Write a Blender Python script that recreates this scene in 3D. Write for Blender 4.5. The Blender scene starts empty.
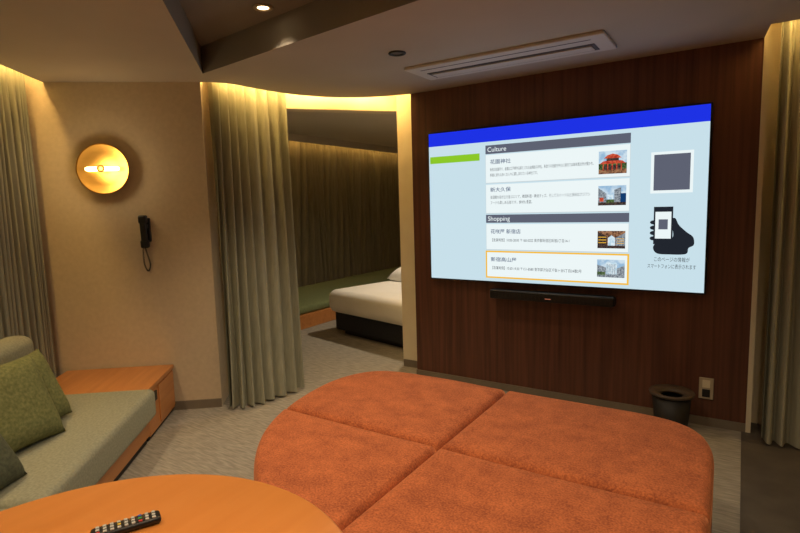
import bpy, bmesh, math, random
from mathutils import Vector, Matrix, noise
random.seed(4)
scene=bpy.context.scene
try:
    scene.view_settings.view_transform='Standard'
    scene.view_settings.look='None'
except Exception: pass
COL=scene.collection

# ------------------------------------------------------------------ materials
def lin(c):
    r=[]
    for v in c:
        v=v/255.0
        r.append(v/12.92 if v<=0.04045 else ((v+0.055)/1.055)**2.4)
    return tuple(r)+(1.0,)
def newmat(name):
    m=bpy.data.materials.new(name); m.use_nodes=True
    nt=m.node_tree; nt.nodes.clear()
    out=nt.nodes.new('ShaderNodeOutputMaterial')
    b=nt.nodes.new('ShaderNodeBsdfPrincipled')
    nt.links.new(b.outputs[0],out.inputs[0])
    return m,nt,b
def mat(name,c1,c2=None,rough=0.6,metal=0.0,scale=(8,8,8),detail=4,nscale=1.0,bump=0.0,bdist=0.01,sheen=0.0,contrast=(0.3,0.7),spec=None,coords='Object'):
    m,nt,b=newmat(name)
    b.inputs['Roughness'].default_value=rough
    b.inputs['Metallic'].default_value=metal
    if spec is not None: b.inputs['Specular IOR Level'].default_value=spec
    if sheen:
        b.inputs['Sheen Weight'].default_value=sheen
        b.inputs['Sheen Roughness'].default_value=0.5
        b.inputs['Sheen Tint'].default_value=lin(c1)
    tc=nt.nodes.new('ShaderNodeTexCoord'); mp=nt.nodes.new('ShaderNodeMapping')
    mp.inputs['Scale'].default_value=scale
    nt.links.new(tc.outputs[coords],mp.inputs[0])
    n=nt.nodes.new('ShaderNodeTexNoise'); n.inputs['Scale'].default_value=nscale; n.inputs['Detail'].default_value=detail
    nt.links.new(mp.outputs[0],n.inputs['Vector'])
    r=nt.nodes.new('ShaderNodeValToRGB')
    r.color_ramp.elements[0].position=contrast[0]; r.color_ramp.elements[1].position=contrast[1]
    r.color_ramp.elements[0].color=lin(c1); r.color_ramp.elements[1].color=lin(c2 or c1)
    nt.links.new(n.outputs[0],r.inputs[0]); nt.links.new(r.outputs[0],b.inputs['Base Color'])
    if bump:
        bp=nt.nodes.new('ShaderNodeBump'); bp.inputs['Strength'].default_value=bump; bp.inputs['Distance'].default_value=bdist
        nt.links.new(n.outputs[0],bp.inputs['Height']); nt.links.new(bp.outputs[0],b.inputs['Normal'])
    return m
def emis(name,c,s,c2=None,sc=60):
    m=bpy.data.materials.new(name); m.use_nodes=True; nt=m.node_tree; nt.nodes.clear()
    o=nt.nodes.new('ShaderNodeOutputMaterial'); e=nt.nodes.new('ShaderNodeEmission')
    e.inputs[0].default_value=lin(c); e.inputs[1].default_value=s
    if c2:
        tc=nt.nodes.new('ShaderNodeTexCoord'); n=nt.nodes.new('ShaderNodeTexNoise'); n.inputs['Scale'].default_value=sc; n.inputs['Detail'].default_value=3
        r=nt.nodes.new('ShaderNodeValToRGB'); r.color_ramp.elements[0].position=.38; r.color_ramp.elements[1].position=.62
        r.color_ramp.elements[0].color=lin(c); r.color_ramp.elements[1].color=lin(c2)
        nt.links.new(tc.outputs['Object'],n.inputs['Vector']); nt.links.new(n.outputs[0],r.inputs[0]); nt.links.new(r.outputs[0],e.inputs[0])
    nt.links.new(e.outputs[0],o.inputs[0]); return m

M_wall=mat('plaster_beige',(200,184,158),(208,192,166),0.85,scale=(3,3,3),bump=0.05,nscale=12)
M_ceil=mat('ceiling_paint',(180,170,154),(188,178,162),0.8,scale=(2,2,2))
M_ceil_bounce=mat('ceiling_paint_bounce_lightened',(204,194,176),(210,200,182),0.8,scale=(2,2,2))  # ceiling paint lightened in the colour to stand in for bounced light
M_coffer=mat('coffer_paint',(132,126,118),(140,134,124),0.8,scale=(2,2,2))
M_header=mat('cream_plaster',(226,214,186),(230,220,194),0.85)
M_wood_dark=mat('walnut_panel',(74,42,31),(114,70,51),0.42,scale=(38,38,1.2),detail=6,contrast=(0.25,0.75),bump=0.05,bdist=0.002)
M_wood_orange=mat('oak_orange',(182,118,64),(204,138,80),0.35,scale=(2.5,26,26),detail=6,contrast=(0.25,0.75))
M_table=mat('table_wood',(214,134,62),(224,146,74),0.34,scale=(22,2,22),detail=5,contrast=(0.2,0.8))
M_black=mat('black_plastic',(18,18,19),(22,22,23),0.4)
M_matblack=mat('matt_black_metal',(26,24,22),(30,28,26),0.55)
M_gold=mat('brushed_brass',(220,168,82),(228,178,92),0.36,metal=0.95,scale=(30,2,30))
M_curt=mat('curtain_sage',(144,144,126),(160,160,140),0.9,scale=(60,60,4),sheen=0.2)
M_curt_r=mat('curtain_sage_light',(152,150,132),(168,166,146),0.9,scale=(60,60,4),sheen=0.2)
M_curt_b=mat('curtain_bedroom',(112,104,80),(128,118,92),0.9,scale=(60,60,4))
M_sofa=mat('sofa_fabric',(130,132,114),(150,152,132),0.95,scale=(90,90,90),detail=2,bump=0.2,bdist=0.003,sheen=0.3)
M_cush=mat('cushion_green',(88,94,56),(120,124,80),0.95,scale=(70,70,70),detail=3,bump=0.25,bdist=0.003,sheen=0.3)
M_cush2=mat('cushion_dark_olive',(62,68,54),(86,92,72),0.95,scale=(70,70,70),detail=3,bump=0.25,bdist=0.003,sheen=0.3)
M_duvet=mat('white_linen',(238,236,228),(244,242,236),0.9,scale=(4,4,4),bump=0.15,bdist=0.02)
M_bedbase=mat('bed_base_navy',(34,36,42),(44,46,52),0.9,scale=(60,60,60))
M_green=mat('daybed_green',(108,118,80),(124,134,92),0.95,scale=(40,40,40))
M_white=mat('ac_white',(212,206,194),(216,210,198),0.5)
M_slot=mat('ac_slot',(84,78,70),(90,84,76),0.6)
M_base=mat('baseboard_taupe',(120,110,96),(128,118,102),0.6)
M_stone=mat('stone_tile',(74,68,62),(92,86,78),0.5,scale=(6,6,6),detail=8)
M_steel=mat('switch_plate',(190,176,150),(196,182,156),0.4,metal=0.2)

# velvet
M_velvet,nt,b=newmat('rust_chenille')
tc=nt.nodes.new('ShaderNodeTexCoord')
n1=nt.nodes.new('ShaderNodeTexNoise'); n1.inputs['Scale'].default_value=9; n1.inputs['Detail'].default_value=7; n1.inputs['Roughness'].default_value=0.7
n2=nt.nodes.new('ShaderNodeTexNoise'); n2.inputs['Scale'].default_value=150; n2.inputs['Detail'].default_value=3
nt.links.new(tc.outputs['Object'],n1.inputs['Vector']); nt.links.new(tc.outputs['Object'],n2.inputs['Vector'])
mx=nt.nodes.new('ShaderNodeMath'); mx.operation='MULTIPLY_ADD'; mx.inputs[1].default_value=0.55
nt.links.new(n2.outputs[0],mx.inputs[0])
m2=nt.nodes.new('ShaderNodeMath'); m2.operation='MULTIPLY'; m2.inputs[1].default_value=0.45
nt.links.new(n1.outputs[0],m2.inputs[0]); nt.links.new(m2.outputs[0],mx.inputs[2])
r=nt.nodes.new('ShaderNodeValToRGB'); r.color_ramp.elements[0].position=0.38; r.color_ramp.elements[1].position=0.62
r.color_ramp.elements[0].color=lin((142,72,40)); r.color_ramp.elements[1].color=lin((204,116,68))
nt.links.new(mx.outputs[0],r.inputs[0]); nt.links.new(r.outputs[0],b.inputs['Base Color'])
b.inputs['Roughness'].default_value=0.95; b.inputs['Sheen Weight'].default_value=0.5; b.inputs['Sheen Roughness'].default_value=.4; b.inputs['Sheen Tint'].default_value=lin((236,156,104))
bp=nt.nodes.new('ShaderNodeBump'); bp.inputs['Strength'].default_value=0.35; bp.inputs['Distance'].default_value=0.005
nt.links.new(mx.outputs[0],bp.inputs['Height']); nt.links.new(bp.outputs[0],b.inputs['Normal'])

# carpet: streaky two-scale weave
M_carpet,nt,b=newmat('carpet_streaked')
tc=nt.nodes.new('ShaderNodeTexCoord'); mp=nt.nodes.new('ShaderNodeMapping'); mp.inputs['Scale'].default_value=(12,85,1); mp.inputs['Rotation'].default_value=(0,0,0.35)
n1=nt.nodes.new('ShaderNodeTexNoise'); n1.inputs['Scale'].default_value=1.0; n1.inputs['Detail'].default_value=5
nt.links.new(tc.outputs['Object'],mp.inputs[0]); nt.links.new(mp.outputs[0],n1.inputs['Vector'])
r=nt.nodes.new('ShaderNodeValToRGB'); r.color_ramp.elements[0].position=0.3; r.color_ramp.elements[1].position=0.7
r.color_ramp.elements[0].color=lin((130,126,116)); r.color_ramp.elements[1].color=lin((168,162,150))
nt.links.new(n1.outputs[0],r.inputs[0]); nt.links.new(r.outputs[0],b.inputs['Base Color']); b.inputs['Roughness'].default_value=0.95
bp=nt.nodes.new('ShaderNodeBump'); bp.inputs['Strength'].default_value=0.2; bp.inputs['Distance'].default_value=0.003
nt.links.new(n1.outputs[0],bp.inputs['Height']); nt.links.new(bp.outputs[0],b.inputs['Normal'])

# ------------------------------------------------------------------ helpers
def addobj(name,me,m=None,parent=None,smooth=False):
    o=bpy.data.objects.new(name,me); COL.objects.link(o)
    if m: me.materials.append(m)
    if parent: o.parent=parent
    if smooth:
        for p in me.polygons: p.use_smooth=True
    return o
def empty(name,loc=(0,0,0),rz=0):
    e=bpy.data.objects.new(name,None); COL.objects.link(e); e.location=loc; e.rotation_euler=(0,0,rz); e.empty_display_size=0.1
    return e
def box(name,lo,hi,m,parent=None,bevel=0.0,seg=3,rz=0,smooth=False):
    c=[(lo[i]+hi[i])/2 for i in range(3)]; d=[abs(hi[i]-lo[i]) for i in range(3)]
    bm=bmesh.new(); bmesh.ops.create_cube(bm,size=1)
    for v in bm.verts: v.co=Vector((v.co.x*d[0],v.co.y*d[1],v.co.z*d[2]))
    if bevel: bmesh.ops.bevel(bm,geom=bm.edges[:],offset=bevel,segments=seg,profile=0.5,affect='EDGES')
    me=bpy.data.meshes.new(name); bm.to_mesh(me); bm.free()
    o=addobj(name,me,m,parent,smooth=bool(bevel) and smooth); o.location=c; o.rotation_euler=(0,0,rz); return o
def prism(name,pts,z0,z1,m,parent=None):
    bm=bmesh.new()
    lo=[bm.verts.new((p[0],p[1],z0)) for p in pts]; hi=[bm.verts.new((p[0],p[1],z1)) for p in pts]
    bm.faces.new(lo); bm.faces.new(hi)
    n=len(pts)
    for i in range(n): bm.faces.new((lo[i],lo[(i+1)%n],hi[(i+1)%n],hi[i]))
    bmesh.ops.recalc_face_normals(bm,faces=bm.faces[:])
    me=bpy.data.meshes.new(name); bm.to_mesh(me); bm.free(); return addobj(name,me,m,parent)
def lathe(name,prof,m,parent=None,seg=48,loc=(0,0,0),rot=(0,0,0),smooth=True):
    bm=bmesh.new(); rings=[]
    for (r_,z) in prof:
        rings.append([bm.verts.new((r_*math.cos(2*math.pi*i/seg),r_*math.sin(2*math.pi*i/seg),z)) for i in range(seg)])
    for a,b2 in zip(rings,rings[1:]):
        for i in range(seg): bm.faces.new((a[i],a[(i+1)%seg],b2[(i+1)%seg],b2[i]))
    bmesh.ops.remove_doubles(bm,verts=bm.verts[:],dist=1e-5)
    bmesh.ops.recalc_face_normals(bm,faces=bm.faces[:])
    me=bpy.data.meshes.new(name); bm.to_mesh(me); bm.free()
    o=addobj(name,me,m,parent,smooth); o.location=loc; o.rotation_euler=rot; return o
def catmull(pts,n=8,closed=False):
    out=[]; N=len(pts)
    rng=range(N if closed else N-1)
    for i in rng:
        if closed: p=[Vector(pts[(i+k)%N]) for k in (-1,0,1,2)]
        else: p=[Vector(pts[max(0,i-1)]),Vector(pts[i]),Vector(pts[i+1]),Vector(pts[min(N-1,i+2)])]
        for j in range(n):
            t=j/n
            out.append(0.5*((2*p[1])+(-p[0]+p[2])*t+(2*p[0]-5*p[1]+4*p[2]-p[3])*t*t+(-p[0]+3*p[1]-3*p[2]+p[3])*t**3))
    if not closed: out.append(Vector(pts[-1]))
    return out
def tube(name,pts,rad,m,parent=None,closed=False):
    cu=bpy.data.curves.new(name,'CURVE'); cu.dimensions='3D'; cu.bevel_depth=rad; cu.bevel_resolution=3; cu.use_fill_caps=True
    s=cu.splines.new('POLY'); s.points.add(len(pts)-1)
    for i,p in enumerate(pts): s.points[i].co=(p[0],p[1],p[2],1)
    s.use_cyclic_u=closed
    cu.materials.append(m)
    o=bpy.data.objects.new(name,cu); COL.objects.link(o)
    if parent: o.parent=parent
    return o
def curtain(name,top,bot,z0,z1,folds,amp,m,seed=0):
    rnd=random.Random(seed)
    T=catmull([(p[0],p[1],0) for p in top],24); B=catmull([(p[0],p[1],0) for p in bot],24)
    def samp(L,t):
        f_=t*(len(L)-1); i=min(int(f_),len(L)-2); return L[i].lerp(L[i+1],f_-i)
    def norm(L,t):
        a=samp(L,max(0,t-.02)); b_=samp(L,min(1,t+.02)); d=(b_-a).normalized(); return Vector((-d.y,d.x,0))
    ph=[rnd.uniform(-.6,.6) for _ in range(folds+2)]; am=[rnd.uniform(.5,1.2) for _ in range(folds+2)]
    nu=folds*12; nv=24
    bm=bmesh.new(); g=[]
    for j in range(nv+1):
        v=j/nv; row=[]
        for i in range(nu+1):
            u=i/nu; k=u*folds; ki=int(k)
            kk=k-ki; A=am[ki]*(1-kk)+am[min(ki+1,folds+1)]*kk; P=ph[ki]*(1-kk)+ph[min(ki+1,folds+1)]*kk
            tw=u+0.012*math.sin(v*2.2+ki)*min(1,u*6,(1-u)*6)
            tw=min(1,max(0,tw))
            p=samp(T,tw).lerp(samp(B,tw),1-v); nn=norm(T,tw).lerp(norm(B,tw),1-v)
            w=math.sin(2*math.pi*k+P*1.2)+.18*math.sin(4*math.pi*k+P*5)
            a=amp*A*(0.8+0.35*(1-v))
            p=p+nn*a*w
            row.append(bm.verts.new((p.x,p.y,z0+(z1-z0)*v)))
        g.append(row)
    for j in range(nv):
        for i in range(nu): bm.faces.new((g[j][i],g[j][i+1],g[j+1][i+1],g[j+1][i]))
    me=bpy.data.meshes.new(name); bm.to_mesh(me); bm.free()
    return addobj(name,me,m,None,True)
def pillow(name,w,h,t,m,parent,loc,rot):
    N=20; bm=bmesh.new(); lay=[]
    for s in (1,-1):
        g=[]
        for j in range(N+1):
            row=[]
            for i in range(N+1):
                x=-1+2*i/N; y=-1+2*j/N
                pin=1-0.07*(1-abs(x)**2)*abs(y)**3; pin2=1-0.07*(1-abs(y)**2)*abs(x)**3
                zz=s*t/2*((1-x**4)*(1-y**4))**0.55
                zz+=0.006*noise.noise(Vector((x*2,y*2,s+w*10)))*(1-x*x)*(1-y*y)
                row.append(bm.verts.new((x*w/2*pin2,y*h/2*pin,zz)))
            g.append(row)
        for j in range(N):
            for i in range(N):
                q=(g[j][i],g[j][i+1],g[j+1][i+1],g[j+1][i]); bm.faces.new(q if s>0 else q[::-1])
    bmesh.ops.remove_doubles(bm,verts=bm.verts[:],dist=1e-5)
    me=bpy.data.meshes.new(name); bm.to_mesh(me); bm.free()
    o=addobj(name,me,m,parent,True); o.location=loc; o.rotation_euler=rot; return o
def soft_box(name,lo,hi,m,parent,bevel=0.05):
    return box(name,lo,hi,m,parent,bevel=bevel,seg=5,smooth=True)

# ------------------------------------------------------------------ room shell
ZC=2.22; ZU=2.5; ZF=2.38
prism('floor',[(-7,-2.5),(2.4,-2.5),(2.4,9.2),(-7,9.2)],-0.1,0,M_carpet)
prism('floor_stone',[(0.04,-1.6),(2.3,-1.6),(2.3,3.75),(0.04,3.75)],0.0,0.004,M_stone)
P0=Vector((-3.05,2.36)); E1=Vector((-.77,-.638)); E2=Vector((.638,-.77))
def wl(a,b): 
    p=P0+E1*a+E2*b; return (p.x,p.y)
prism('wall_left',[wl(0,0),wl(1.3,0),wl(1.3,-.5),wl(.1,-.62),wl(0,-.55)],0,ZU,M_wall)
prism('wall_window',[wl(1.15,0),wl(1.15,4.3),wl(1.3,4.3),wl(1.3,0)],0,ZU,M_wall)
prism('wall_back',[(-1.7,-1.6),(2.3,-1.6),(2.3,-1.45),(-1.7,-1.45)],0,ZU,M_wall)
prism('wall_right',[(2.2,-1.6),(2.35,-1.6),(2.35,3.9),(2.2,3.9)],0,ZU,M_wall)
prism('wall_bedroom_side',[(-2.42,3.77),(2.3,3.77),(2.3,3.9),(-2.36,3.9)],0,ZU,M_header)
prism('wall_tv',[(-2.18,3.6),(0.06,3.6),(0.06,3.765),(-2.18,3.765)],0.0,2.3,M_wood_dark)
prism('wall_header',[(-2.42,3.77),(-3.12,2.93),(-3.22,3.0),(-2.50,3.88)],2.14,ZU,M_header)
prism('wall_doorway_side',[(-3.12,2.93),(-3.22,3.0),(-3.6,2.9),(-3.38,2.75)],0,ZU,M_header)
prism('wall_bedroom_far',[(-6,8.6),(-1.0,8.6),(-1.0,8.75),(-6,8.75)],0,ZU,M_wall)
prism('wall_bedroom_window',[(-6.1,2.8),(-5.75,2.8),(-5.75,8.7),(-6.1,8.7)],0,ZU,M_wall)
prism('wall_bedroom_near',[(-6,2.8),(-3.5,2.8),(-3.5,2.9),(-6,2.9)],0,ZU,M_wall)
prism('wall_bedroom_right',[(-1.1,3.9),(-1.0,3.9),(-1.0,8.7),(-1.1,8.7)],0,ZU,M_wall)
prism('ceiling_bedroom',[(-3.2,3.0),(-2.45,3.9),(-1,3.9),(-1,8.7),(-6,8.7),(-6,2.8),(-3.5,2.8)],2.40,2.48,M_ceil_bounce)
box('trim_2',(-5.31,3.0,2.30),(-5.28,8.6,2.40),M_ceil)
prism('ceiling_upper',[(-6.2,-2.6),(2.4,-2.6),(2.4,9),(-6.2,9)],ZU,ZU+.1,M_ceil)

edge=catmull([(P0.x+.01,P0.y+.01),(-2.945,2.50),(-2.925,2.70),(-2.90,2.88),(-2.83,3.12),(-2.67,3.36),(-2.43,3.52),(-2.18,3.6)],6)
edge=[(q[0],q[1]) for q in edge]
slot=wl(.97,0); slotend=wl(.97,4.25)
outer=[slot]+edge+[(0.06,3.6),(0.08,3.34),(2.2,3.34),(2.2,-1.45),slotend]
hole=[(-2.85,2.23),(0.9,1.74),(0.9,-1.0),(0.45,-1.0)]
bm=bmesh.new()
def loop(pts,z):
    vs=[bm.verts.new((p[0],p[1],z)) for p in pts]
    return vs,[bm.edges.new((vs[i],vs[(i+1)%len(vs)])) for i in range(len(vs))]
v1,e1=loop(outer,ZC); v2,e2=loop(hole,ZC)
bmesh.ops.triangle_fill(bm,edges=e1+e2,use_beauty=True)
for vs,h_ in ((v1,0.05),(v2,ZF-ZC)):
    up=[bm.verts.new((v.co.x,v.co.y,v.co.z+h_)) for v in vs]
    for i in range(len(vs)): bm.faces.new((vs[i],vs[(i+1)%len(vs)],up[(i+1)%len(vs)],up[i]))
me=bpy.data.meshes.new('ceiling'); bm.to_mesh(me); bm.free()
ceil=addobj('ceiling',me,M_ceil)
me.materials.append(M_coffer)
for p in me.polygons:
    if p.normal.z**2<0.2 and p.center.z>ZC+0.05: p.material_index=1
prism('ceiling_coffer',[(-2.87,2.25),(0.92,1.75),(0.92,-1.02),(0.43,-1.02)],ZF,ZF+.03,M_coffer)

def bb(name,a,b_,off,h=0.06,t=0.012):
    a=Vector(a); b_=Vector(b_); d=(b_-a).normalized(); n=Vector((-d.y,d.x))*off
    prism(name,[a,b_,b_+n*t,a+n*t],0,h,M_base)
bb('baseboard_left',wl(0,0.001),wl(1.0,0.001),1)
bb('baseboard_tv',(-2.18,3.599),(0.06,3.599),-1,0.05)
bb('baseboard_doorway',(-2.41,3.769),(-2.19,3.769),-1)
box('trim_1',(0.06,3.58,0),(0.085,3.765,2.3),M_header)

# ------------------------------------------------------------------ curtains
curtain('doorway_curtain',[(-3.05,2.44),(-3.05,2.62),(-3.04,2.84),(-2.99,3.07)],[(-2.96,2.36),(-2.86,2.45),(-2.81,2.66),(-2.81,2.91)],0.015,2.30,8,0.042,M_curt,3)
cw=[wl(1.06,.06),wl(1.06,.6),wl(1.06,1.6),wl(1.06,3.9)]
curtain('window_curtain',cw,cw,0.015,2.32,34,0.032,M_curt,5)
curtain('balcony_curtain',[(0.13,3.5),(.6,3.5),(1.2,3.5),(2.15,3.5)],[(0.13,3.46),(.6,3.48),(1.2,3.5),(2.15,3.5)],0.015,2.32,20,0.045,M_curt_r,7)
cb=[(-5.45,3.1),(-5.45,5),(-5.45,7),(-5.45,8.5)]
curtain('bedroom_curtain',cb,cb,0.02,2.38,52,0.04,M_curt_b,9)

# ------------------------------------------------------------------ cove lights (LED strips)
WARM=(255,206,120)
M_led=emis('led_strip_warm',WARM,125)
cove=empty('cove_led_strip')
tube('strip',[(p[0]-0.03 if p[1]<3.2 else p[0]-0.02,p[1]+(0.03 if p[1]>3.1 else 0),2.30) for p in edge[3:-2]],0.008,M_led,cove)
M_led2=emis('led_strip_window',WARM,85)
cove2=empty('cove_led_strip')
tube('strip',[wl(1.0,.04)+(2.31,),wl(1.0,4.0)+(2.31,)],0.008,M_led2,cove2)
cove3=empty('cove_led_strip')
tube('strip',[(0.1,3.38,2.31),(2.15,3.38,2.31)],0.008,M_led2,cove3)
cove4=empty('cove_led_strip')
tube('strip',[(-5.33,3.1,2.37),(-5.33,8.5,2.37)],0.008,emis('led_strip_bedroom',WARM,22),cove4)

# ------------------------------------------------------------------ TV
tv=empty('wall_television',(0,0,0))
TX0,TX1,TZ0,TZ1=-2.005,-0.165,0.808,1.905; TY=3.54
box('housing',(TX0,TY,TZ0),(TX1,3.598,TZ1),M_black,tv,bevel=0.006)
def emq(name,x0,x1,z0,z1,layer,m,parent=tv):
    y=TY-0.0006*layer
    me=bpy.data.meshes.new(name); me.from_pydata([(x0,y,z0),(x1,y,z0),(x1,y,z1),(x0,y,z1)],[],[(0,1,2,3)]); me.update()
    return addobj(name,me,m,parent)
def empoly(name,pts,layer,m):
    y=TY-0.0006*layer
    me=bpy.data.meshes.new(name); me.from_pydata([(p[0],y,p[1]) for p in pts],[],[tuple(range(len(pts)))]); me.update()
    return addobj(name,me,m,tv)
S_=1.0
E_bg=emis('screen_pale',(200,224,234),S_); E_blue=emis('screen_blue',(30,50,228),S_)
E_white=emis('screen_white',(236,246,247),S_); E_bar=emis('screen_grey_bar',(94,98,114),S_); E_green=emis('screen_green',(140,200,40),S_)
E_dk=emis('screen_dark',(34,38,46),S_); E_tx=emis('screen_text',(60,66,76),S_); E_or=emis('screen_orange',(246,190,60),S_); E_red=emis('screen_red',(170,50,36),S_,(214,96,66),90)
E_sky=emis('screen_sky',(150,186,216),S_,(206,224,236),25); E_bld=emis('screen_building',(92,102,114),S_,(168,176,182),110); E_brn=emis('screen_brown',(84,54,40),S_,(168,122,88),90); E_lb=emis('screen_lightblue',(176,208,226),S_,(226,240,246),70)
E_line=emis('screen_line',(196,206,210),S_); E_tl=emis('screen_title',(20,60,110),S_); E_dkp=emis('screen_shadow',(26,26,34),S_,(92,72,62),110); E_tree=emis('screen_foliage',(38,62,34),S_,(98,120,70),100)
g=0.010
emq('screen_background',TX0+g,TX1-g,TZ0+g,TZ1-g,1,E_bg)
emq('blue_banner',TX0+g,TX1-g,1.80,TZ1-g,2,E_blue)
emq('green_tab',-1.985,-1.585,1.675,1.725,3,E_green)
emq('section_bar_culture',-1.54,-.59,1.715,1.775,3,E_bar)
emq('section_bar_shopping',-1.54,-.59,1.235,1.292,3,E_bar)
cards=[(1.512,1.708),(1.300,1.503),(1.043,1.226),(0.845,1.033)]
for i,(a,b_) in enumerate(cards):
    if i==3:
        emq('card_highlight',-1.545,-.585,a-.004,b_+.004,3,E_or)
        emq('card_%d'%(i+1),-1.534,-.596,a+.007,b_-.007,4,E_white)
    else:
        emq('card_edge_%d'%(i+1),-1.54,-.59,a,b_,3,E_line)
        emq('card_%d'%(i+1),-1.538,-.592,a+.004,b_,4,E_white)
th=[(1.535,1.675),(1.34,1.462),(1.07,1.18),(0.885,0.998)]
X0,X1=-.775,-.61
for i,(a,b_) in enumerate(th):
    emq('thumb_sky_%d'%i,X0,X1,a,b_,5,E_sky if i!=2 else E_brn)
w_=X1-X0
def tq(i,x0,x1,z0,z1,m,l=6):
    a,b_=th[i]; emq('thumb_part',X0+w_*x0,X0+w_*x1,a+(b_-a)*z0,a+(b_-a)*z1,l,m)
def tp(i,pts,m,l=6):
    a,b_=th[i]; empoly('thumb_part',[(X0+w_*p[0],a+(b_-a)*p[1]) for p in pts],l,m)
tq(0,0,1,.1,.46,E_tree,5.5); tq(0,.0,1,.0,.2,E_brn); tp(0,[(.03,.44),(.97,.44),(.84,.56),(.5,.60),(.16,.56)],E_red); tp(0,[(.18,.68),(.82,.68),(.68,.82),(.5,.88),(.32,.82)],E_red)
for k in range(5): tq(0,.15+.16*k,.19+.16*k,.16,.44,E_red,7)
tq(0,.28,.72,.57,.68,E_dkp,6.5); tq(0,.2,.8,.16,.38,E_dkp,6)
tp(1,[(0,0),(.3,0),(.3,.6),(0,.9)],E_bld); tq(1,.34,.55,.0,.55,E_lb,7); tp(1,[(.58,0),(.82,0),(.82,.92),(.58,.78)],E_bld); tq(1,.8,1,0,.6,E_tl,7); tq(1,0,1,0,.16,E_dkp,8); tq(1,.05,.2,.2,.4,E_red,8); tq(1,.3,.58,.1,.3,E_tree,8)
tp(2,[(0,.1),(.35,.1),(.35,.7),(0,.95)],E_dkp); tp(2,[(.38,.1),(.64,.1),(.64,.6),(.51,.75),(.38,.6)],E_lb,7); tp(2,[(.66,.1),(1,.1),(1,.9),(.66,.62)],E_bld); tq(2,0,1,0,.16,E_dkp,8)
for k in range(3): tq(2,.03,.32,.3+.16*k,.34+.16*k,E_or,8); tq(2,.7,.96,.28+.13*k,.31+.13*k,E_or,8)
tp(3,[(.0,.1),(.35,.1),(.35,.55),(.0,.7)],E_bld); tq(3,.33,.72,.1,.84,E_lb,7); tp(3,[(.7,.1),(1,.1),(1,.7),(.7,.5)],E_bld); tq(3,0,1,0,.18,E_bld,8); tq(3,0,.3,.1,.3,E_tree,8)
for k in range(5): tq(3,.36+.07*k,.385+.07*k,.2,.76,E_bld,9)
def txt(name,s,x,z,size,m,align='LEFT',layer=10,width=None,bold=0):
    cu=bpy.data.curves.new(name,'FONT'); cu.body=s; cu.size=size; cu.align_x=align; cu.align_y='CENTER'; cu.offset=bold
    cu.materials.append(m); o=bpy.data.objects.new(name,cu); COL.objects.link(o); o.parent=tv
    o.location=(x,TY-0.0006*layer,z); o.rotation_euler=(math.pi/2,0,0)
    bpy.context.view_layer.update()
    if width and o.dimensions.x>1e-4:
        k=width/o.dimensions.x; o.scale=(k,1,1)
    return o
txt('label','Culture',-1.525,1.743,.045,E_white)
txt('label','Shopping',-1.525,1.263,.045,E_white)
B_=.0002
txt('title','花園神社',-1.505,1.657,.034,E_tl,width=.15,bold=B_)
txt('body','新宿の総鎮守で、創建は江戸時代以前とされる由緒ある神社。朱塗りの社殿を中心に境内では毎年酉の市が開かれ、',-1.505,1.604,.025,E_tx,width=.70)
txt('body','新宿に訪れる多くの人々に親しまれている神社です。',-1.505,1.566,.025,E_tx,width=.34)
txt('title','新大久保',-1.505,1.464,.034,E_tl,width=.15,bold=B_)
txt('body','多国籍な店が立ち並ぶエリア。韓国料理・韓流グッズ、そしてスイーツなど多彩なアジアン',-1.505,1.412,.025,E_tx,width=.68)
txt('body','フードも楽しめる街です。食材も豊富。',-1.505,1.374,.025,E_tx,width=.30)
txt('title','花咲屋 新宿店',-1.505,1.172,.034,E_tl,width=.22,bold=B_)
txt('body','【営業時間】10:00-20:00 〒160-0022 東京都新宿区新宿3丁目14-1',-1.505,1.112,.025,E_tx,width=.54)
txt('title','新宿高山屋',-1.505,.974,.034,E_tl,width=.19,bold=B_)
txt('body','【営業時間】10:30-19:30 〒151-8580 東京都渋谷区千駄ヶ谷5丁目24番2号',-1.505,.914,.025,E_tx,width=.62)
emq('code_patch_backing',-.475,-.25,1.405,1.648,3,E_white)
emq('code_patch',-.458,-.266,1.422,1.632,4,E_bar)
# phone-in-hand pictogram
hand=catmull([(-.43,1.045,0),(-.36,1.04,0),(-.275,1.045,0),(-.262,1.08,0),(-.235,1.10,0),(-.24,1.145,0),(-.275,1.175,0),(-.315,1.215,0),(-.335,1.255,0),(-.352,1.25,0),(-.35,1.20,0),(-.345,1.15,0),(-.37,1.115,0),(-.43,1.11,0),(-.452,1.08,0)],6,True)
empoly('hand_pictogram',[(p.x,p.y) for p in hand],4,E_dk)
for k in range(4):
    z=1.125+k*.032
    f_=catmull([(-.436,z,0),(-.462,z,0),(-.472,z+.011,0),(-.462,z+.022,0),(-.436,z+.022,0)],4,True)
    empoly('finger_%d'%k,[(p.x,p.y) for p in f_],4,E_dk)
emq('phone_body',-.452,-.348,1.10,1.325,5,E_dk)
emq('phone_display',-.443,-.357,1.135,1.295,6,E_white)
emq('phone_code_patch',-.425,-.375,1.19,1.25,7,E_bar)
txt('caption','このページの情報が',-.35,1.008,.03,E_dk,'CENTER',width=.19)
txt('caption','スマートフォンに表示されます',-.35,.966,.03,E_dk,'CENTER',width=.26)

# soundbar
sb=empty('soundbar')
box('bar',(-1.50,3.49,.70),(-.66,3.57,.765),M_black,sb,bevel=.012,smooth=True)
box('mount',(-1.35,3.565,.71),(-.8,3.6,.75),M_matblack,sb)
for i in range(30): 
    x=-1.46+i*.0265
    box('grille_rib',(x,3.4885,.71),(x+.006,3.4905,.755),M_matblack,sb)
box('led',(-1.1,3.487,.722),(-1.06,3.4895,.727),emis('led_dim',(200,120,90),.6),sb)

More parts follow.
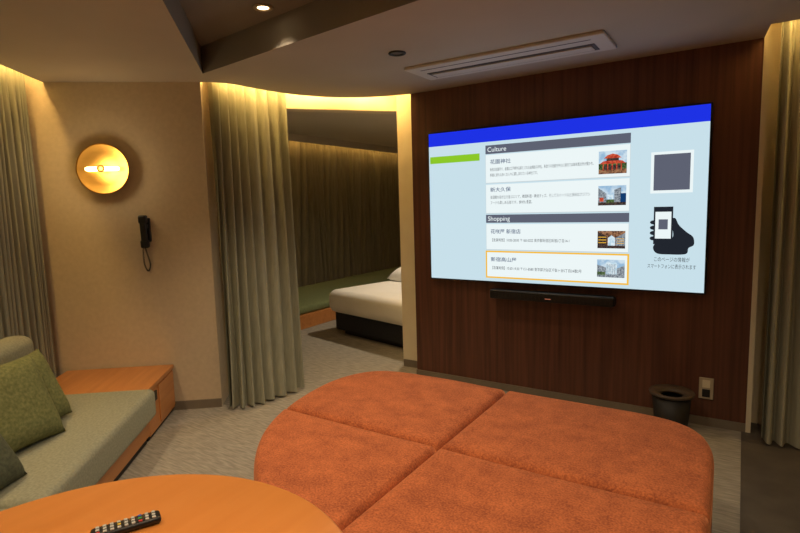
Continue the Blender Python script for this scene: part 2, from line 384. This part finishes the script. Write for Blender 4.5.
sw=empty('wall_outlet')
box('plate',(-.185,3.59,.165),(-.108,3.6,.295),M_steel,sw,bevel=.003)
box('upper_socket',(-.167,3.586,.235),(-.126,3.592,.282),M_header,sw,bevel=.002)
box('lower_socket',(-.167,3.586,.178),(-.126,3.592,.225),M_matblack,sw,bevel=.002)

wb=empty('waste_bin',(-.315,3.42,0))
lathe('body',[(0.0,.0),(.085,.0),(.088,.02),(.105,.215),(.1,.215),(.084,.02),(0,.02)],M_matblack,wb)
lathe('rim_tray',[(.060,.210),(.120,.225),(.123,.235),(.119,.242),(.062,.225),(.060,.210)],mat('bin_rim',(74,60,48),(82,68,54),.5),wb)

ac=empty('ceiling_air_conditioner')
box('panel',(-1.80,2.90,ZC-.018),(-.62,3.24,ZC+.0),M_white,ac,bevel=.006)
box('recess',(-1.72,3.05,ZC-.0215),(-.70,3.18,ZC-.016),M_slot,ac)
box('vane',(-1.70,3.07,ZC-.028),(-.72,3.155,ZC-.0215),M_white,ac,bevel=.003)
box('intake_line',(-1.72,2.965,ZC-.0195),(-.70,2.972,ZC-.016),M_slot,ac)

# downlights
M_bulb=emis('downlight_bulb',(255,222,170),9)
K=.60
def downlight(x,y,z,energy,lit=True,size=95):
    e=empty('ceiling_downlight',(x,y,z))
    lathe('trim_ring',[(.028,.0),(.048,.0),(.050,-.004),(.047,-.008),(.030,-.006),(.028,.0)],M_matblack if not lit else M_steel,e,seg=32)
    lathe('lens',[(0,-.003),(.028,-.003)],M_bulb if lit else M_slot,e,seg=24)
    if energy:
        l=bpy.data.lights.new('lamp','SPOT'); l.energy=energy*K; l.color=(1,.76,.50); l.spot_size=math.radians(size); l.spot_blend=.9; l.shadow_soft_size=.05
        o=bpy.data.objects.new('lamp',l); COL.objects.link(o); o.parent=e; o.location=(0,0,-.03)
downlight(-2.06,2.00,ZF,80,size=95)
downlight(-1.655,2.60,ZC,40,False,130)
downlight(-1.0,1.40,ZF,60,size=140)
downlight(0.2,1.2,ZF,70,size=140)
downlight(-.6,.45,ZF,70,size=130)
downlight(0.5,-.2,ZF,60,size=140)
downlight(-2.3,.45,ZC,80,size=140)

# ------------------------------------------------------------------ sconce
sp=wl(.632,.0)
ang=math.atan2(E2.y,E2.x)
sc=empty('wall_sconce',(sp[0],sp[1],1.664),ang)   # local +x = out of wall
lathe('backplate',[(0,0),(.05,0),(.05,.03),(.03,.035),(0,.035)],M_gold,sc,rot=(0,math.pi/2,0))
lathe('disc',[(0,.034),(.10,.036),(.155,.046),(.163,.052),(.163,.056),(.155,.051),(.10,.041),(0,.039)],M_gold,sc,seg=72,rot=(0,math.pi/2,0))
M_lamp=emis('sconce_glow',(255,220,140),9)
lathe('lamp_tube',[(0,-.105),(.010,-.103),(.015,-.09),(.015,.09),(.010,.103),(0,.105)],M_lamp,sc,seg=24,loc=(.060,0,0),rot=(math.pi/2,0,0))
lathe('lamp_cap',[(.0,.010),(.012,.009),(.022,.003),(.024,0),(0,0)],M_gold,sc,loc=(.086,0,0),rot=(0,math.pi/2,0))

# wall phone
pp=wl(.412,0)
ph=empty('wall_telephone',(pp[0],pp[1],1.25),ang)
box('cradle',(.0,-.03,-.07),(.022,.03,.09),M_black,ph,bevel=.006)
box('hook',(.02,-.022,.02),(.045,.022,.05),M_black,ph,bevel=.005)
hs=empty('handset',(.05,.0,.0)); hs.parent=ph; hs.rotation_euler=(0,.06,0)
box('grip',(-.012,-.02,-.075),(.016,.02,.075),M_black,hs,bevel=.009,smooth=True)
box('earpiece',(-.022,-.026,.055),(.018,.026,.108),M_black,hs,bevel=.010,smooth=True)
box('mouthpiece',(-.022,-.026,-.108),(.018,.026,-.055),M_black,hs,bevel=.010,smooth=True)
pts=[]
base=catmull([(.05,.0,-.108),(.04,.012,-.17),(.03,.018,-.225),(.025,.0,-.265),(.022,-.022,-.22),(.016,-.026,-.14),(.012,-.02,-.07)],40)
for i,p in enumerate(base):
    a=i*.9; pts.append((p.x+.0045*math.cos(a),p.y+.0045*math.sin(a),p.z))
tube('coiled_cord',pts,.0022,M_black,ph)

# ------------------------------------------------------------------ sofa + side console (frame: x=b along, y=-a)
O=P0+E1*.30
def frame(name): return empty(name,(O.x,O.y,0),ang)
cs=frame('bench_side_table')
box('carcass',(.02,-.68,.03),(.52,-.012,.305),M_wood_orange,cs,bevel=.003)
box('top',(.015,-.69,.305),(.53,0.0,.33),M_wood_orange,cs,bevel=.004)
box('plinth',(.025,-.66,0),(.51,-.03,.03),M_matblack,cs)
box('drawer_front',(.03,-.013,.05),(.33,-.005,.29),M_wood_orange,cs,bevel=.003)
box('socket_plate',(.375,-.013,.215),(.475,-.002,.275),M_black,cs,bevel=.003)
so=frame('bench_sofa')
box('plinth',(.54,-.64,0),(3.0,-.03,.05),M_matblack,so)
box('base',(.54,-.66,.05),(3.0,-.005,.17),M_wood_orange,so,bevel=.004)
soft_box('seat_cushion_1',(.545,-.66,.17),(1.78,.05,.345),M_sofa,so,.035)
soft_box('seat_cushion_2',(1.79,-.66,.17),(3.0,.05,.345),M_sofa,so,.035)
soft_box('backrest_1',(.68,-.66,.33),(1.78,-.50,.74),M_sofa,so,.06)
soft_box('backrest_2',(1.79,-.66,.33),(3.0,-.50,.74),M_sofa,so,.06)
def cush(b,a,z,s,m,lean,yaw,roll=0):
    e=frame('throw_pillow')
    p=pillow('pad',s,s,.12,m,e,(b,-a,z),(0,0,0))
    R=Matrix.Rotation(yaw,4,'Z')@Matrix.Rotation(-math.pi/2+lean,4,'X')@Matrix.Rotation(roll,4,'Z')
    p.rotation_euler=R.to_euler(); return e
cush(1.08,.36,.52,.37,M_cush,.38,-.25,.06)
cush(1.29,.32,.54,.41,M_cush,.42,-.3,-.04)
cush(1.74,.24,.51,.38,M_cush2,.5,-.15,.03)
cush(2.20,.33,.52,.36,M_cush2,.4,-.05)

# ------------------------------------------------------------------ ottoman
ot=empty('modular_ottoman')
outl=catmull([(-.98,2.49,0),(-.6,2.495,0),(-.3,2.49,0),(-.14,2.43,0),(-.065,2.28,0),(-.05,2.0,0),(-.05,1.55,0),(-.065,1.2,0),(-.14,1.06,0),(-.3,1.01,0),(-.6,1.01,0),(-.98,1.03,0),(-1.33,1.155,0),(-1.605,1.385,0),(-1.78,1.655,0),(-1.87,1.98,0),(-1.865,2.27,0),(-1.72,2.465,0),(-1.35,2.51,0)],8,True)
def clip(poly,axis,val,keep):
    out=[]; n=len(poly)
    for i in range(n):
        a=poly[i]; b_=poly[(i+1)%n]; da=(a[axis]-val)*keep; db=(b_[axis]-val)*keep
        if da>=0: out.append(a)
        if (da>=0)!=(db>=0):
            t=da/(da-db); out.append(a.lerp(b_,t))
    return out
def area(p): return sum(p[i].x*p[(i+1)%len(p)].y-p[(i+1)%len(p)].x*p[i].y for i in range(len(p)))/2
def clean(p,d=.008):
    o=[]
    for v in p:
        if not o or (v-o[-1]).length>d: o.append(v)
    if (o[0]-o[-1]).length<d: o.pop()
    return o
def resample(p,step):
    o=[]; n=len(p)
    for i in range(n):
        a=p[i]; b_=p[(i+1)%n]; k=max(1,int(round((b_-a).length/step)))
        for j in range(k): o.append(a.lerp(b_,j/k))
    return o
SX,SY=-.98,1.76; ZT=.435; R_=.042
for idx,(kx,ky) in enumerate([(1,1),(-1,1),(-1,-1),(1,-1)]):
    q=clip(clip(outl,0,SX+kx*.003,kx),1,SY+ky*.003,ky)
    if area(q)<0: q=q[::-1]
    q=clean(q,.015); q=resample(q,.035)
    n=len(q); A_=area(q)
    cx=sum((q[i].x+q[(i+1)%n].x)*(q[i].x*q[(i+1)%n].y-q[(i+1)%n].x*q[i].y) for i in range(n))/(6*A_)
    cy=sum((q[i].y+q[(i+1)%n].y)*(q[i].x*q[(i+1)%n].y-q[(i+1)%n].x*q[i].y) for i in range(n))/(6*A_)
    cen=Vector((cx,cy,0))
    far=max((p-cen).length for p in q)
    def shrink(d): return [cen+(p-cen)*(1-d/(.5*far+.5*(p-cen).length)) for p in q]
    rings=[(q,.06),(q,ZT-R_)]
    for s in range(1,7):
        t=s/6*math.pi/2; rings.append((shrink(R_*(1-math.cos(t))),ZT-R_+R_*math.sin(t)))
    last=rings[-1][0]
    for s,dz in ((.08,.003),(.2,.005),(.4,.006),(.6,.006),(.8,.006)):
        rings.append(([p.lerp(cen,s) for p in last],ZT+dz))
    bm=bmesh.new(); RR=[[bm.verts.new((p.x,p.y,z)) for p in pl] for pl,z in rings]
    for a,b_ in zip(RR,RR[1:]):
        for i in range(n): bm.faces.new((a[i],a[(i+1)%n],b_[(i+1)%n],b_[i]))
    c_=bm.verts.new((cen.x,cen.y,ZT+.006))
    for i in range(n): bm.faces.new((RR[-1][i],RR[-1][(i+1)%n],c_))
    bm.faces.new(RR[0][::-1])
    me=bpy.data.meshes.new('seat_section'); bm.to_mesh(me); bm.free()
    addobj('seat_section_%d'%(idx+1),me,M_velvet,ot,True)
ol=outl if area(outl)>0 else outl[::-1]
cm=Vector((-1.0,1.76,0))
prism('plinth',clean([cm+(p-cm)*.94 for p in ol],.012),0,.06,M_matblack,ot)

# ------------------------------------------------------------------ round table
ct=empty('coffee_table',(-1.07,.425,0))
lathe('top',[(0,.56),(.565,.56),(.581,.566),(.585,.58),(.581,.594),(.573,.6),(0,.6)],M_table,ct,seg=128)
lathe('column',[(0,.03),(.045,.03),(.045,.56),(0,.56)],M_matblack,ct)
lathe('foot',[(0,0),(.30,0),(.30,.012),(.06,.03),(0,.03)],M_matblack,ct)

# remote
rm=empty('remote_control',(-1.255,.665,.601),math.atan2(.10,.05))
box('body',(-.078,-.022,.0),(.078,.022,.018),M_black,rm,bevel=.008,smooth=True)
cols=[(200,200,195),(200,60,50),(70,150,80),(80,100,190),(220,190,70)]
BM=[mat('button_%d'%i,c,c,.5) for i,c in enumerate(cols)]
for i in range(9):
    for j in range(3):
        k=0
        if i==2: k=[1,2,3][j]
        if i==8 and j==0: k=1
        if i==5: k=4 if j==1 else 0
        box('button',(.062-i*.0155-.0042,-.013+j*.013-.0035,.017),(.062-i*.0155+.0042,-.013+j*.013+.0035,.0205),BM[k],rm,bevel=.0012)

# ------------------------------------------------------------------ bedroom
bd=empty('bed',(-3.76,4.38,0),math.atan2(-.24,.97))
box('base',(.04,.05,.05),(1.75,1.35,.30),M_bedbase,bd,bevel=.02)
box('feet_plinth',(.12,.12,0),(1.65,1.25,.05),M_matblack,bd)
soft_box('duvet',(-.02,-.02,.24),(1.80,1.38,.49),M_duvet,bd,.09)
pillow('bed_pillow_1',.62,.42,.2,M_duvet,bd,(.36,1.02,.58),(.3,0,0))
pillow('bed_pillow_2',.62,.42,.2,M_duvet,bd,(1.2,1.02,.58),(.3,0,0))
dbd=empty('window_daybed')
box('platform',(-5.35,3.0,0),(-4.17,8.4,.16),M_wood_orange,dbd,bevel=.005)
box('mattress',(-5.34,3.02,.16),(-4.19,8.38,.25),M_green,dbd,bevel=.03,smooth=True)

# ------------------------------------------------------------------ lights
def pt(name,loc,e,c=(1,.66,.36),r=.1):
    l=bpy.data.lights.new(name,'POINT'); l.energy=e; l.color=c; l.shadow_soft_size=r
    o=bpy.data.objects.new(name,l); COL.objects.link(o); o.location=loc; return o
bl=empty('bedroom_downlight',(-2.75,5.0,2.4))
lathe('trim_ring',[(.028,.0),(.048,.0),(.050,-.004),(.047,-.008),(.030,-.006),(.028,.0)],M_steel,bl,seg=32)
l=bpy.data.lights.new('lamp','SPOT'); l.energy=105; l.color=(1,.82,.60); l.spot_size=math.radians(150); l.spot_blend=.9; l.shadow_soft_size=.05
o=bpy.data.objects.new('lamp',l); COL.objects.link(o); o.parent=bl; o.location=(0,0,-.03)
fl=empty('bedroom_added_fill_lamp',(-2.2,6.6,0))  # unseen floor lamp, added as fill to brighten the bedroom ceiling
lathe('stand',[(0,0),(.13,0),(.13,.015),(.012,.025),(.012,1.25),(0,1.25)],M_matblack,fl,seg=32)
lathe('shade',[(.19,1.12),(.15,1.42)],mat('fill_lamp_shade',(226,212,180),(230,216,186),.9),fl,seg=40)
bp_=pt('fill_bulb',(0,0,1.30),22,(1,.76,.48),.05); bp_.parent=fl  # point light of the added fill lamp
sl=pt('sconce_lamp',(0,0,0),2.2,(1,.74,.42),.06); sl.parent=sc; sl.location=(.15,0,0)
w=bpy.data.worlds.new('World'); scene.world=w; w.use_nodes=True
w.node_tree.nodes['Background'].inputs[0].default_value=(.9,.7,.5,1); w.node_tree.nodes['Background'].inputs[1].default_value=.05

# ------------------------------------------------------------------ camera
cam=bpy.data.cameras.new('Camera'); co=bpy.data.objects.new('Camera',cam); COL.objects.link(co)
cam.sensor_width=36; cam.lens=533/800*36; cam.clip_start=.02
rt=Vector((.8420,.5388,-.0278)).normalized(); bk=Vector((.5381,-.8350,.1150)); bk=(bk-rt*bk.dot(rt)).normalized(); up=bk.cross(rt)
m=Matrix((( rt.x,up.x,bk.x,0),(rt.y,up.y,bk.y,0),(rt.z,up.z,bk.z,1.38),(0,0,0,1)))
co.matrix_world=m
scene.camera=co
